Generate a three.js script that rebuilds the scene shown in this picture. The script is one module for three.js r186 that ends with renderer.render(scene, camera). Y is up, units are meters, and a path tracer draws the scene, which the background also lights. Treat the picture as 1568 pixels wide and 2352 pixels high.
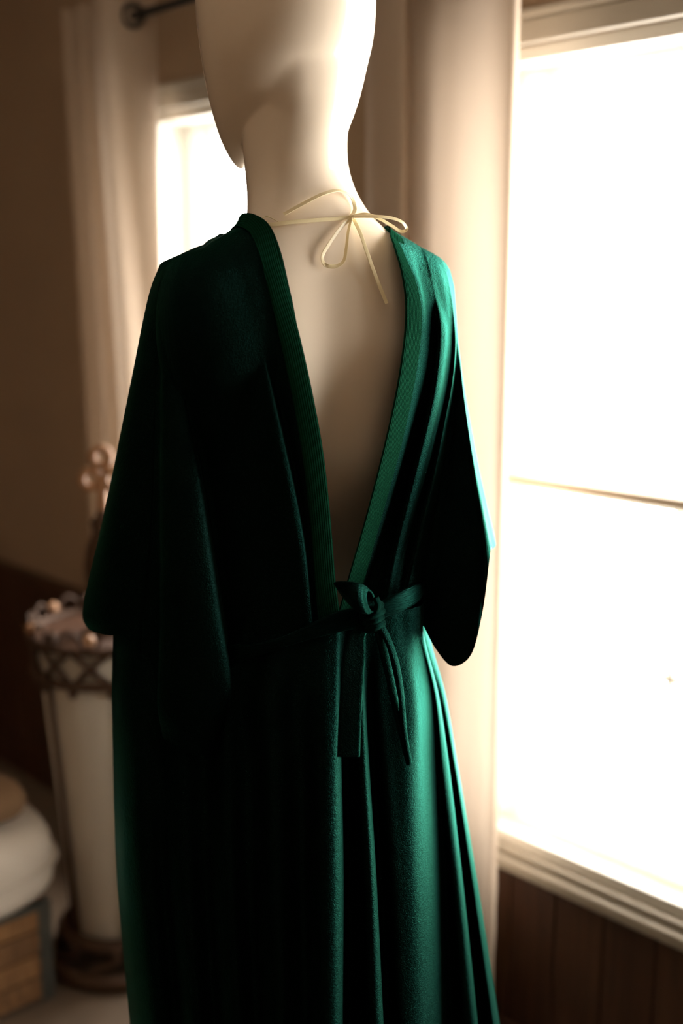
import * as THREE from 'three';
import { mergeGeometries, mergeVertices } from 'three/addons/utils/BufferGeometryUtils.js';
import { RoundedBoxGeometry } from 'three/addons/geometries/RoundedBoxGeometry.js';
import { RectAreaLightUniformsLib } from 'three/addons/lights/RectAreaLightUniformsLib.js';

// ------------------------------------------------------------------ camera, sky, light
const scene = new THREE.Scene();
const renderer = new THREE.WebGLRenderer();
renderer.toneMapping = THREE.LinearToneMapping;
renderer.toneMappingExposure = 1.0;
renderer.shadowMap.enabled = true;
RectAreaLightUniformsLib.init();

const FPX = 2700, PITCH = Math.atan(528 / FPX), YAW = THREE.MathUtils.degToRad(47), EYE = 1.42, DIST = 1.55;
const camera = new THREE.PerspectiveCamera(2 * Math.atan(1176 / FPX) * 180 / Math.PI, 1568 / 2352, 0.05, 60);
camera.position.set(0, EYE, DIST);
camera.rotation.set(-PITCH, YAW, 0, 'YXZ');
camera.focus = 1.235;
camera.userData.fStop = 1.9;
scene.add(camera);

const SKY = 10.4, SKY_TINT = [1.0, 0.955, 0.89];
scene.background = new THREE.Color().setRGB(...SKY_TINT.map((c) => c * SKY));

// window openings in the wall z = 0 (x0, x1, y0, y1)
const WIN = [{ x0: -2.285, x1: -1.72, y0: 0.45, y1: 1.785 }, { x0: -1.345, x1: 0.04, y0: 0.45, y1: 1.785 }];
WIN.forEach((w, i) => {          // overcast daylight arriving at each window, as bright as the sky behind it
  const l = new THREE.RectAreaLight(new THREE.Color().setRGB(...SKY_TINT), SKY, w.x1 - w.x0 + 0.5, w.y1 - w.y0 + 0.5);
  l.position.set((w.x0 + w.x1) / 2, (w.y0 + w.y1) / 2, -0.5);
  l.lookAt(l.position.x, l.position.y, 3);
  l.name = 'window_daylight' + (i ? '_001' : '');
  scene.add(l);
});

// ------------------------------------------------------------------ helpers
const V = (x, y, z) => new THREE.Vector3(x, y, z);
const FW = V(-Math.sin(YAW), 0, -Math.cos(YAW)), RT = V(Math.cos(YAW), 0, -Math.sin(YAW));
const CP = Math.cos(PITCH), SP = Math.sin(PITCH);
// a direction through a pixel as (right, up, forward); s is the level distance from the camera
const dirOf = (px, py) => { const a = (px - 784) / FPX, b = -(py - 1176) / FPX; return [a, b * CP - SP, CP + b * SP]; };
const G = (px, py, s) => { const d = dirOf(px, py), t = s / d[2]; return [d[0] * t, EYE + d[1] * t, s]; };
const toWorld = (X, Y, S) => V(RT.x * X + FW.x * S, Y, DIST + RT.z * X + FW.z * S);
const P = (px, py, s) => toWorld(...G(px, py, s));
const onWall = (px, py, z = 0) => { const d = dirOf(px, py), r = V(RT.x * d[0] + FW.x * d[2], d[1], RT.z * d[0] + FW.z * d[2]), t = (z - DIST) / r.z; return V(r.x * t, EYE + r.y * t, z); };

let seed = 7;
const rnd = () => { seed = (seed * 1664525 + 1013904223) >>> 0; return seed / 4294967296; };
const lerp = (a, b, t) => a + (b - a) * t, clamp = (x, a, b) => Math.max(a, Math.min(b, x));
const smooth = (a, b, x) => { const t = clamp((x - a) / (b - a), 0, 1); return t * t * (3 - 2 * t); };

const used = {};
function numbered(n) { if (!(n in used)) { used[n] = 0; return n; } used[n]++; return n + '_' + String(used[n]).padStart(3, '0'); }
function shadow(o) { o.castShadow = true; o.receiveShadow = true; return o; }
function thing(name, label, category, pos = [0, 0, 0], group) {
  const g = new THREE.Group(); g.name = numbered(name); g.position.set(...pos);
  g.userData = { label, category }; if (group) g.userData.group = group;
  scene.add(g); return g;
}
// a mesh whose geometry is given in world coordinates, put under its thing
function part(name, geo, mat, parent, label) {
  let p = parent, off = V(0, 0, 0);
  while (p && p !== scene) { off.add(p.position); p = p.parent; }
  const m = shadow(new THREE.Mesh(geo.translate(-off.x, -off.y, -off.z), mat)); m.name = name;
  if (label) m.userData.label = label;
  parent.add(m); return m;
}
function struct(name, geo, mat, label, category) {
  const m = shadow(new THREE.Mesh(geo, mat)); m.name = name; m.userData = { kind: 'structure' };
  if (label) m.userData.label = label; if (category) m.userData.category = category;
  scene.add(m); return m;
}
function box(x0, x1, y0, y1, z0, z1, r = 0) {
  const w = Math.abs(x1 - x0), h = Math.abs(y1 - y0), d = Math.abs(z1 - z0);
  const g = r > 0 ? new RoundedBoxGeometry(w, h, d, 2, Math.min(r, w / 2.01, h / 2.01, d / 2.01)) : new THREE.BoxGeometry(w, h, d);
  const p = g.attributes.position, n = g.attributes.normal, uv = g.attributes.uv;
  g.translate((x0 + x1) / 2, (y0 + y1) / 2, (z0 + z1) / 2);
  for (let i = 0; i < p.count; i++) {            // uv in metres
    const ax = Math.abs(n.getX(i)), ay = Math.abs(n.getY(i)), az = Math.abs(n.getZ(i));
    if (ax >= ay && ax >= az) uv.setXY(i, p.getZ(i), p.getY(i)); else if (ay >= az) uv.setXY(i, p.getX(i), p.getZ(i)); else uv.setXY(i, p.getX(i), p.getY(i));
  }
  return g;
}
const curve = (pts, closed = false) => new THREE.CatmullRomCurve3(pts, closed, 'centripetal');
function tube(pts, r, seg = 40, rad = 8, closed = false) { return new THREE.TubeGeometry(curve(pts, closed), seg, r, rad, closed); }
function gridGeometry(rows) {                    // rows of Vector3, all the same length; uv in metres
  const nv = rows.length, nu = rows[0].length, pos = [], uv = [], idx = [];
  for (let j = 0; j < nv; j++) {
    let len = 0;
    for (let i = 0; i < nu; i++) {
      const p = rows[j][i]; pos.push(p.x, p.y, p.z);
      if (i) len += p.distanceTo(rows[j][i - 1]);
      uv.push(len, -p.y);
    }
  }
  for (let j = 0; j < nv - 1; j++) for (let i = 0; i < nu - 1; i++) { const a = j * nu + i, b = a + 1, c = a + nu, d = c + 1; idx.push(a, c, b, b, c, d); }
  const g = new THREE.BufferGeometry();
  g.setAttribute('position', new THREE.Float32BufferAttribute(pos, 3)); g.setAttribute('uv', new THREE.Float32BufferAttribute(uv, 2)); g.setIndex(idx); g.computeVertexNormals();
  return g;
}
// cloth lofted through columns; every column is a line of points from its top to its hem
function sheet(columns, nv, sub, closed = false, relief) {
  const cs = columns.map((c) => curve(c)), rows = [];
  for (let j = 0; j <= nv; j++) {
    const pts = cs.map((c) => c.getPointAt(j / nv)), across = curve(pts, closed), n = (closed ? pts.length : pts.length - 1) * sub, row = [];
    for (let i = 0; i <= n; i++) row.push(across.getPoint(i / n));
    rows.push(row);
  }
  if (relief) relief(rows);
  return gridGeometry(rows);
}
// a ribbon of cloth: a strip of given width and thickness along a curve, its flat side facing `face(t)`
function ribbon(pts, width, thick, face, seg = 60) {
  const c = curve(pts), rows = [];
  for (let j = 0; j <= seg; j++) {
    const t = j / seg, p = c.getPointAt(t), tan = c.getTangentAt(t), f = face(t).clone().addScaledVector(tan, -face(t).dot(tan)).normalize();
    const side = new THREE.Vector3().crossVectors(tan, f).normalize(), w = (typeof width === 'function' ? width(t) : width) / 2, row = [];
    for (let k = 0; k <= 12; k++) { const a = k / 12 * Math.PI * 2, ca = Math.cos(a), sa = Math.sin(a); row.push(p.clone().addScaledVector(side, w * Math.sign(ca) * Math.pow(Math.abs(ca), 0.5)).addScaledVector(f, thick / 2 * Math.sign(sa) * Math.pow(Math.abs(sa), 0.7))); }
    rows.push(row);
  }
  return gridGeometry(rows);
}

// ------------------------------------------------------------------ procedural textures
function noiseTexture(size, fn, srgb = false) {
  const d = new Uint8Array(size * size * 4);
  for (let y = 0; y < size; y++) for (let x = 0; x < size; x++) { const c = fn(x / size, y / size, x, y), o = (y * size + x) * 4; for (let k = 0; k < 3; k++) d[o + k] = clamp(Math.round((c.length ? c[k] : c) * 255), 0, 255); d[o + 3] = 255; }
  const t = new THREE.DataTexture(d, size, size); t.wrapS = t.wrapT = THREE.RepeatWrapping; t.magFilter = THREE.LinearFilter; t.minFilter = THREE.LinearMipmapLinearFilter; t.generateMipmaps = true;
  if (srgb) t.colorSpace = THREE.SRGBColorSpace; t.needsUpdate = true; return t;
}
const lattice = Array.from({ length: 65536 }, () => rnd());
const L2 = (x, y) => lattice[((y & 255) << 8) | (x & 255)];
function vnoise(x, y, period) {
  const xi = Math.floor(x), yi = Math.floor(y), fx = x - xi, fy = y - yi, sx = fx * fx * (3 - 2 * fx), sy = fy * fy * (3 - 2 * fy), m = (v) => ((v % period) + period) % period;
  return lerp(lerp(L2(m(xi), m(yi)), L2(m(xi + 1), m(yi)), sx), lerp(L2(m(xi), m(yi + 1)), L2(m(xi + 1), m(yi + 1)), sx), sy);
}
const fbm = (u, v, p, oct = 4) => { let s = 0, a = 0.5, k = p, n = 0; for (let i = 0; i < oct; i++) { s += a * vnoise(u * k, v * k, k); n += a; a *= 0.5; k *= 2; } return s / n; };
const rep = (t, x, y = x) => { const c = t.clone(); c.repeat.set(x, y); c.needsUpdate = true; return c; };
const mottle = noiseTexture(512, (u, v) => fbm(u, v, 8, 6));
const plasterTone = noiseTexture(512, (u, v) => 0.86 + 0.14 * fbm(u, v, 4, 6));
const pileBump = noiseTexture(512, (u, v, x, y) => 0.6 * L2(x, y) + 0.4 * fbm(u, v, 64, 3));
const pileTone = noiseTexture(512, (u, v, x, y) => 0.72 + 0.18 * fbm(u, v, 24, 5) + 0.10 * L2(x * 3, y));
const ribTone = noiseTexture(256, (u, v, x, y) => { const r = 0.5 + 0.5 * Math.sin(u * 16 * Math.PI * 2), s = 0.5 + 0.5 * Math.sin(v * 32 * Math.PI * 2 + Math.floor(u * 16) * 1.3); return 0.45 + 0.25 * r + 0.14 * s * r + 0.16 * fbm(u, v, 32, 3); });
const weave = noiseTexture(256, (u, v) => 0.5 + 0.25 * Math.sin(u * 64 * Math.PI * 2) * Math.sin(v * 64 * Math.PI * 2) + 0.25 * (fbm(u, v, 32, 3) - 0.5));
const woodGrain = noiseTexture(512, (u, v) => { const g = fbm(u * 1, v * 0.08 + 0.1 * fbm(u, v, 4, 3), 64, 4), b = fbm(u, v, 6, 3); return [0.55 + 0.5 * (g - 0.5) + 0.3 * (b - 0.5), 0.5 + 0.5 * (g - 0.5) + 0.28 * (b - 0.5), 0.46 + 0.5 * (g - 0.5) + 0.25 * (b - 0.5)].map((x) => clamp(x * 1.45, 0, 1)); });

// ------------------------------------------------------------------ materials (colours are linear)
const rgb = (r, g, b) => new THREE.Color().setRGB(r, g, b);
const std = (c, o = {}) => new THREE.MeshPhysicalMaterial({ color: rgb(...c), roughness: 0.7, side: THREE.DoubleSide, ...o });
const M = {
  wall: std([0.42, 0.30, 0.195], { roughness: 0.85, map: rep(plasterTone, 0.7), bumpMap: rep(mottle, 3), bumpScale: 0.0006 }),
  ceiling: std([0.54, 0.47, 0.39], { roughness: 0.9, map: rep(plasterTone, 0.5) }),
  floor: std([0.17, 0.118, 0.078], { roughness: 0.7, map: rep(plasterTone, 1.3), bumpMap: rep(pileBump, 4), bumpScale: 0.0008 }),
  panel: std([0.092, 0.042, 0.020], { roughness: 0.55, map: rep(woodGrain, 1.6, 0.9), bumpMap: rep(woodGrain, 1.6, 0.9), bumpScale: 0.0004 }),
  panel2: std([0.078, 0.034, 0.016], { roughness: 0.55, map: rep(woodGrain, 2.1, 0.8), bumpMap: rep(woodGrain, 2.1, 0.8), bumpScale: 0.0004 }),
  trim: std([0.43, 0.39, 0.325], { roughness: 0.5 }),
  sash: std([0.85, 0.83, 0.78], { roughness: 0.9, transmission: 0.36, thickness: 0 }),
  frame: std([0.82, 0.80, 0.74], { roughness: 0.5 }),
  seal: std([0.55, 0.47, 0.37], { roughness: 0.7 }),
  glass: new THREE.MeshPhysicalMaterial({ color: 0xffffff, roughness: 0.02, transmission: 1, thickness: 0, ior: 1.5 }),
  curtain: std([0.56, 0.452, 0.352], { roughness: 1, transmission: 0.23, thickness: 0, bumpMap: rep(weave, 12), bumpScale: 0.0003, specularIntensity: 0.2 }),
  iron: std([0.012, 0.010, 0.009], { roughness: 0.45, metalness: 0.3 }),
  skin: std([0.85, 0.72, 0.565], { roughness: 0.5, specularIntensity: 0.15, clearcoat: 1.0, clearcoatRoughness: 0.05 }),
  velvet: std([0.0030, 0.0098, 0.0079], { roughness: 0.42, metalness: 0.9, specularIntensity: 0.3, specularColor: rgb(0.22, 0.70, 0.60), sheen: 0.25, sheenColor: rgb(0.16, 0.55, 0.42), sheenRoughness: 0.30, map: rep(pileTone, 5), bumpMap: rep(pileBump, 5), bumpScale: 0.0009 }),
  rib: std([0.0052, 0.039, 0.020], { roughness: 0.9, specularIntensity: 0, sheen: 0.25, sheenColor: rgb(0.05, 0.60, 0.29), sheenRoughness: 0.5, map: rep(ribTone, 26, 26), bumpMap: rep(ribTone, 26, 26), bumpScale: 0.0012 }),
  satin: std([0.95, 0.83, 0.53], { roughness: 0.34, transmission: 0.12, thickness: 0, sheen: 0.8, sheenColor: rgb(1, 0.85, 0.5) }),
  rust: std([0.085, 0.040, 0.018], { roughness: 0.6, metalness: 0.2, map: rep(plasterTone, 12), bumpMap: rep(mottle, 18), bumpScale: 0.0008 }),
  gilt: std([0.42, 0.22, 0.11], { roughness: 0.55, map: rep(plasterTone, 10) }),
  cream: std([0.70, 0.635, 0.54], { roughness: 0.75, map: rep(plasterTone, 5) }),
  linen: std([0.62, 0.54, 0.45], { roughness: 0.95, bumpMap: rep(weave, 10), bumpScale: 0.0006 }),
  crate: std([0.34, 0.185, 0.075], { roughness: 0.75, map: rep(woodGrain, 2.2, 2.2), bumpMap: rep(woodGrain, 2.2, 2.2), bumpScale: 0.001 }),
  crate2: std([0.26, 0.140, 0.058], { roughness: 0.75, map: rep(woodGrain, 1.7, 2.6), bumpMap: rep(woodGrain, 1.7, 2.6), bumpScale: 0.001 }),
  zinc: std([0.10, 0.10, 0.085], { roughness: 0.5, metalness: 0.5 }),
  knit: std([0.26, 0.15, 0.075], { roughness: 0.95, bumpMap: rep(weave, 6), bumpScale: 0.001 }),
};

// ------------------------------------------------------------------ room shell
const RX0 = -3.75, RX1 = 1.7, RZ1 = 3.4, RH = 2.45, TH = 0.14;
{
  const s = new THREE.Shape(); s.moveTo(RX0 - TH, 0); s.lineTo(RX1 + TH, 0); s.lineTo(RX1 + TH, RH); s.lineTo(RX0 - TH, RH); s.closePath();
  for (const w of WIN) { const h = new THREE.Path(); h.moveTo(w.x0, w.y0); h.lineTo(w.x0, w.y1); h.lineTo(w.x1, w.y1); h.lineTo(w.x1, w.y0); h.closePath(); s.holes.push(h); }
  const g = new THREE.ExtrudeGeometry(s, { depth: TH, bevelEnabled: false }); g.translate(0, 0, -TH);
  const wall = struct('wall_window', g, M.wall, 'tan plaster wall with two bright windows', 'wall');
  // dark board wainscot, each board on its own
  let k = 0;
  for (let x = RX0; x < RX1 - 0.01; x += 0.098, k++) {
    const x1 = Math.min(x + 0.0965, RX1), mid = (x + x1) / 2, below = WIN.some((w) => mid > w.x0 - 0.02 && mid < w.x1 + 0.02);
    part('wainscot_board', box(x, x1, 0.10, below ? 0.402 : 0.60, 0, 0.016, 0.004), k % 2 ? M.panel : M.panel2, wall);
  }
  for (const [a, b] of [[RX0, WIN[0].x0 - 0.02], [WIN[0].x1 + 0.02, WIN[1].x0 - 0.02], [WIN[1].x1 + 0.02, RX1]]) part('wainscot_cap', box(a, b, 0.598, 0.628, 0, 0.032, 0.006), M.panel, wall);
  part('baseboard', box(RX0, RX1, 0, 0.10, 0, 0.022, 0.006), M.panel2, wall);
  struct('floor', box(RX0 - TH, RX1 + TH, -0.1, 0, -TH, RZ1 + TH), M.floor, 'light brown floor', 'floor');
  struct('ceiling', box(RX0 - TH, RX1 + TH, RH, RH + 0.1, -TH, RZ1 + TH), M.ceiling, 'pale ceiling', 'ceiling');
  const sideWalls = [struct('wall_left', box(RX0 - TH, RX0, 0, RH, 0, RZ1), M.wall, 'tan plaster wall at the far end of the room', 'wall'),
    struct('wall_right', box(RX1, RX1 + TH, 0, RH, 0, RZ1), M.wall, 'tan plaster wall at the near end of the room', 'wall'),
    struct('wall_back', box(RX0 - TH, RX1 + TH, 0, RH, RZ1, RZ1 + TH), M.wall, 'tan plaster rear wall', 'wall')];
  part('wainscot', box(RX0, RX0 + 0.016, 0, 0.6, 0.03, RZ1 - 0.02), M.panel, sideWalls[0]); part('wainscot', box(RX1 - 0.016, RX1, 0, 0.6, 0.03, RZ1 - 0.02), M.panel, sideWalls[1]); part('wainscot', box(RX0, RX1, 0, 0.6, RZ1 - 0.016, RZ1), M.panel, sideWalls[2]);
}

// ------------------------------------------------------------------ windows
function makeWindow(n, w, muntins) {
  const g = new THREE.Group(); g.name = 'window_' + n; g.userData = { kind: 'structure', label: n === 1 ? 'far bright window behind the mannequin head' : 'large bright sash window beside the gown', category: 'window' };
  g.position.set(w.x0, w.y0, 0); scene.add(g);
  const { x0, x1, y0, y1 } = w, J = 0.022, mid = 1.082;
  // lining of the opening
  part('jamb', box(x0, x0 + J, y0, y1, -TH, 0, 0.003), M.frame, g); part('jamb', box(x1 - J, x1, y0, y1, -TH, 0, 0.003), M.frame, g);
  part('head', box(x0 + J, x1 - J, y1 - J, y1, -TH, -0.001, 0.003), M.frame, g);
  part('sill', box(x0 + J, x1 - J, y0 - 0.01, y0 + 0.012, -TH, 0.012, 0.004), M.frame, g);
  // casing on the wall: head moulding with a bead, stool and apron below
  part('head_casing', box(x0 - 0.05, x1 + 0.05, y1, y1 + 0.036, 0, 0.020, 0.004), M.trim, g);
  part('head_bead', box(x0 - 0.055, x1 + 0.055, y1 + 0.036, y1 + 0.050, 0, 0.030, 0.005), M.trim, g);
  part('side_casing', box(x0 - 0.05, x0, y0 - 0.05, y1, 0, 0.012, 0.003), M.trim, g); part('side_casing', box(x1, x1 + 0.05, y0 - 0.05, y1, 0, 0.012, 0.003), M.trim, g);
  part('stool', box(x0, x1, y0 - 0.026, y0 - 0.010, 0, 0.024, 0.005), M.trim, g);
  part('apron', box(x0, x1, y0 - 0.052, y0 - 0.026, 0, 0.034, 0.008), M.trim, g);
  // sashes
  const a = x0 + J, b = x1 - J, sw = 0.07;
  for (const [kind, lo, hi, z] of [['upper_sash', mid, y1 - J, -0.10], ['lower_sash', y0 + 0.012, mid + 0.012, -0.062]]) {
    const low = kind === 'lower_sash';
    const f = mergeGeometries([box(a, a + sw, lo, hi, z - 0.017, z + 0.017), box(b - sw, b, lo, hi, z - 0.017, z + 0.017), box(a + sw, b - sw, lo, lo + (low ? 0.06 : 0.02), z - 0.017, z + 0.017), box(a + sw, b - sw, hi - (low ? 0.022 : 0.05), hi, z - 0.017, z + 0.017)]);
    const sash = part(kind, f, M.sash, g, 'white sash frame');
    if (low) part('meeting_rail', box(a, b, mid - 0.004, mid + 0.010, z + 0.0172, z + 0.026, 0.002), M.seal, sash, 'beige meeting rail');
    const gx0 = a + sw, gx1 = b - sw, gy0 = lo + (low ? 0.06 : 0.02), gy1 = hi - (low ? 0.022 : 0.05), cols = low && muntins ? 4 : 1, rowsN = low && muntins ? 2 : 1;
    for (let i = 0; i < cols; i++) for (let j = 0; j < rowsN; j++) part('pane', box(lerp(gx0, gx1, i / cols), lerp(gx0, gx1, (i + 1) / cols), lerp(gy0, gy1, j / rowsN), lerp(gy0, gy1, (j + 1) / rowsN), z - 0.0015, z + 0.0015), M.glass, sash, 'clear glass pane');
    if (low && muntins) {
      for (let i = 1; i < cols; i++) { const x = lerp(gx0, gx1, i / cols); part('muntin', box(x - 0.006, x + 0.006, gy0, gy1, z - 0.008, z + 0.008, 0.002), M.sash, sash); }
      const y = (gy0 + gy1) / 2; part('muntin', box(gx0, gx1, y - 0.006, y + 0.006, z - 0.0078, z + 0.0078, 0.002), M.sash, sash);
    }
  }
  return g;
}
makeWindow(1, WIN[0], false); makeWindow(2, WIN[1], true);

// ------------------------------------------------------------------ curtains on rods
const ROD_Z = 0.072, ROD_Y = onWall(310, 35, ROD_Z).y;
function makeRod(x0, x1, label) {
  const t = thing('curtain_rod', label, 'curtain rod', [x0, ROD_Y, ROD_Z]);
  const r = new THREE.CylinderGeometry(0.0085, 0.0085, x1 - x0, 16); r.rotateZ(Math.PI / 2); r.translate((x0 + x1) / 2, ROD_Y, ROD_Z); part('rod', r, M.iron, t);
  for (const x of [x0, x1]) { const f = new THREE.LatheGeometry([[0, -0.03], [0.008, -0.028], [0.016, -0.014], [0.018, 0], [0.014, 0.014], [0.009, 0.022], [0.012, 0.026], [0.012, 0.03], [0, 0.03]].map((p) => new THREE.Vector2(...p)), 16); f.rotateZ(x === x0 ? -Math.PI / 2 : Math.PI / 2); f.translate(x + (x === x0 ? -0.03 : 0.03), ROD_Y, ROD_Z); part('finial', f, M.iron, t); }
  for (const x of [x0 + 0.03, x1 - 0.03]) part('bracket', mergeGeometries([box(x - 0.006, x + 0.006, ROD_Y - 0.013, ROD_Y - 0.0075, 0.001, ROD_Z + 0.008), box(x - 0.012, x + 0.012, ROD_Y - 0.045, ROD_Y + 0.02, 0, 0.005)]), M.iron, t);
}
makeRod(-2.36, -1.69, 'black rod of the far window with grommet curtain');
makeRod(-1.53, 0.20, 'black rod above the large bright window');

// profile: [x, z] at the top; lower profile: [x, z] at the floor
function makeCurtain(topLine, lowLine, label, rings, settle = 1) {
  const n = topLine.length, yTop = ROD_Y + 0.034, t = thing('curtain', label, 'curtain', [topLine[n >> 1][0], 0.015, ROD_Z], null);
  const ct = curve(topLine.map(([x, z]) => V(x, 0, z))), cl = curve(lowLine.map(([x, z]) => V(x, 0, z))), rows = [], nu = (n - 1) * 10;
  for (let j = 0; j <= 60; j++) {
    const v = j / 60, y = lerp(yTop, 0.015, v), row = [];
    for (let i = 0; i <= nu; i++) {
      const a = ct.getPoint(i / nu), b = cl.getPoint(i / nu), k = smooth(0, settle, v);
      const crush = smooth(0.45, 0.8, v) * 0.006 * (fbm(i / nu * 2 + 0.3, v * 3, 16, 3) - 0.5);
      row.push(V(lerp(a.x, b.x, k), y, Math.max(0.045, lerp(a.z, b.z, k) + crush)));
    }
    rows.push(row);
  }
  const cloth = part('drape', gridGeometry(rows), M.curtain, t);
  for (const u of rings) {
    const a = ct.getPoint(u), b = ct.getPoint(u + 0.002), ang = Math.atan2(b.z - a.z, b.x - a.x), g = new THREE.TorusGeometry(0.0215, 0.0060, 10, 28); g.rotateY(-ang); g.translate(a.x, ROD_Y, a.z); part('grommet', g, M.iron, t, 'black metal grommet');
  }
  return cloth;
}
{
  const X = (px, py, z) => onWall(px, py, z).x;
  // far curtain: stacked pleats at the left of the far window
  const a = X(128, 60, 0.13), b = X(352, 150, 0.07), w = b - a, z = [0.098, 0.132, 0.096, 0.130, 0.096, 0.132, 0.128, 0.072, 0.048, 0.060];
  makeCurtain(z.map((q, i) => [a + w * i / 9, q]), z.map((q, i) => [a + 0.02 + (w - 0.03) * [0, 0.16, 0.30, 0.44, 0.58, 0.72, 0.86, 0.93, 0.97, 1][i], 0.09 + (q - 0.09) * 0.95]), 'narrow tan grommet curtain drawn beside the far window', [0.775], 0.5);
  // near curtain: flat shaded face, deep fold, then the face in front of the window
  const q = (px, z) => [X(px, 500, z), z];
  makeCurtain([q(838, 0.055), q(860, 0.088), q(925, 0.092), q(938, 0.052), q(962, 0.050), q(985, 0.058), q(1005, 0.078), q(1040, 0.086), q(1085, 0.108), q(1135, 0.126), q(1168, 0.120), q(1182, 0.098)],
    [q(845, 0.055), q(868, 0.088), q(930, 0.092), q(948, 0.052), q(975, 0.050), q(1003, 0.058), q(1022, 0.080), q(1055, 0.086), q(1098, 0.104), q(1140, 0.100), q(1165, 0.125), q(1183, 0.115)], 'broad cream curtain glowing beside the large window', [0.17, 0.38, 0.62, 0.85]);
}
tagHook();
function tagHook() {       // a bent wire nail in the wall above the large window
  const a = onWall(1278, 16, 0.004), b = onWall(1303, 14, 0.006), c = onWall(1312, -2, 0.004), h = tube([V(a.x, a.y, 0.002), a, b, c, V(c.x, c.y + 0.01, 0.001)], 0.0014, 24, 6);
  const m = part('wall_hook', h, M.seal, scene); m.userData = { label: 'thin bent wire hook on the wall above the large window', category: 'hook' };
}

// ------------------------------------------------------------------ mannequin: head, neck and torso as one surface
const S0 = 1.30;
const table = (rows) => {                         // rows: [py, leftPx, rightPx, centreS, radiusS]
  const pts = rows.map(([py, l, r, s, rs]) => { const a = G(l, py, s), b = G(r, py, s); return [a[1], (a[0] + b[0]) / 2, (b[0] - a[0]) / 2, s, rs]; }).sort((p, q) => p[0] - q[0]);
  return (y, o) => {
    const n = pts.length; let i = 0; if (y <= pts[0][0]) i = 0; else if (y >= pts[n - 1][0]) i = n - 2; else while (pts[i + 1][0] < y) i++;
    const t = clamp((y - pts[i][0]) / (pts[i + 1][0] - pts[i][0]), 0, 1), p0 = pts[Math.max(0, i - 1)], p1 = pts[i], p2 = pts[i + 1], p3 = pts[Math.min(n - 1, i + 2)];
    for (let k = 1; k < 5; k++) {                 // monotone-ish Hermite
      const m1 = i > 0 ? (p2[k] - p0[k]) / (p2[0] - p0[0]) : (p2[k] - p1[k]) / (p2[0] - p1[0]), m2 = i < n - 2 ? (p3[k] - p1[k]) / (p3[0] - p1[0]) : (p2[k] - p1[k]) / (p2[0] - p1[0]), h = p2[0] - p1[0], t2 = t * t, t3 = t2 * t;
      o[k - 1] = (2 * t3 - 3 * t2 + 1) * p1[k] + (t3 - 2 * t2 + t) * h * m1 + (-2 * t3 + 3 * t2) * p2[k] + (t3 - t2) * h * m2;
    }
    return o;
  };
};
const headRows = table([[-238, 640, 690, 1.30, 0.020], [-225, 580, 745, 1.30, 0.045], [-195, 530, 790, 1.30, 0.066], [-150, 490, 826, 1.30, 0.083], [-100, 465, 849, 1.30, 0.093], [-50, 453, 861, 1.30, 0.098], [0, 449, 864, 1.30, 0.100], [50, 452, 862, 1.302, 0.099], [100, 458, 856, 1.305, 0.096], [150, 465, 844, 1.31, 0.092], [200, 474, 828, 1.318, 0.086], [250, 485, 806, 1.327, 0.078], [300, 500, 770, 1.338, 0.068], [335, 513, 720, 1.348, 0.057], [362, 527, 660, 1.356, 0.043], [378, 538, 610, 1.360, 0.028], [388, 549, 575, 1.362, 0.012]]);
const bodyRows = table([[120, 600, 770, 1.30, 0.030], [180, 565, 800, 1.30, 0.052], [250, 556, 806, 1.302, 0.056], [320, 556, 798, 1.305, 0.055], [380, 563, 801, 1.307, 0.054], [430, 569, 816, 1.308, 0.055], [470, 572, 838, 1.308, 0.058], [500, 571, 862, 1.307, 0.060], [525, 560, 888, 1.306, 0.062], [555, 522, 922, 1.305, 0.066], [590, 470, 958, 1.304, 0.072], [630, 418, 985, 1.303, 0.079], [700, 398, 1002, 1.302, 0.089], [800, 400, 1005, 1.302, 0.098], [900, 425, 985, 1.304, 0.099], [1000, 450, 965, 1.308, 0.096], [1060, 462, 955, 1.313, 0.092], [1120, 470, 945, 1.324, 0.086], [1200, 470, 935, 1.342, 0.078], [1300, 455, 935, 1.362, 0.072], [1420, 430, 950, 1.366, 0.076], [1550, 435, 955, 1.325, 0.105], [1700, 440, 950, 1.325, 0.108], [1800, 480, 910, 1.325, 0.095]]);
const yHead = [G(600, 388, 1.36)[1], G(660, -238, 1.30)[1]], yBody = [G(690, 1800, 1.306)[1], G(690, 120, 1.30)[1]], yBlade = G(690, 790, 1.2)[1], yNape = G(690, 250, 1.3)[1], yLow = G(690, 560, 1.3)[1];
const hq = [0, 0, 0, 0], bq = [0, 0, 0, 0];
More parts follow.
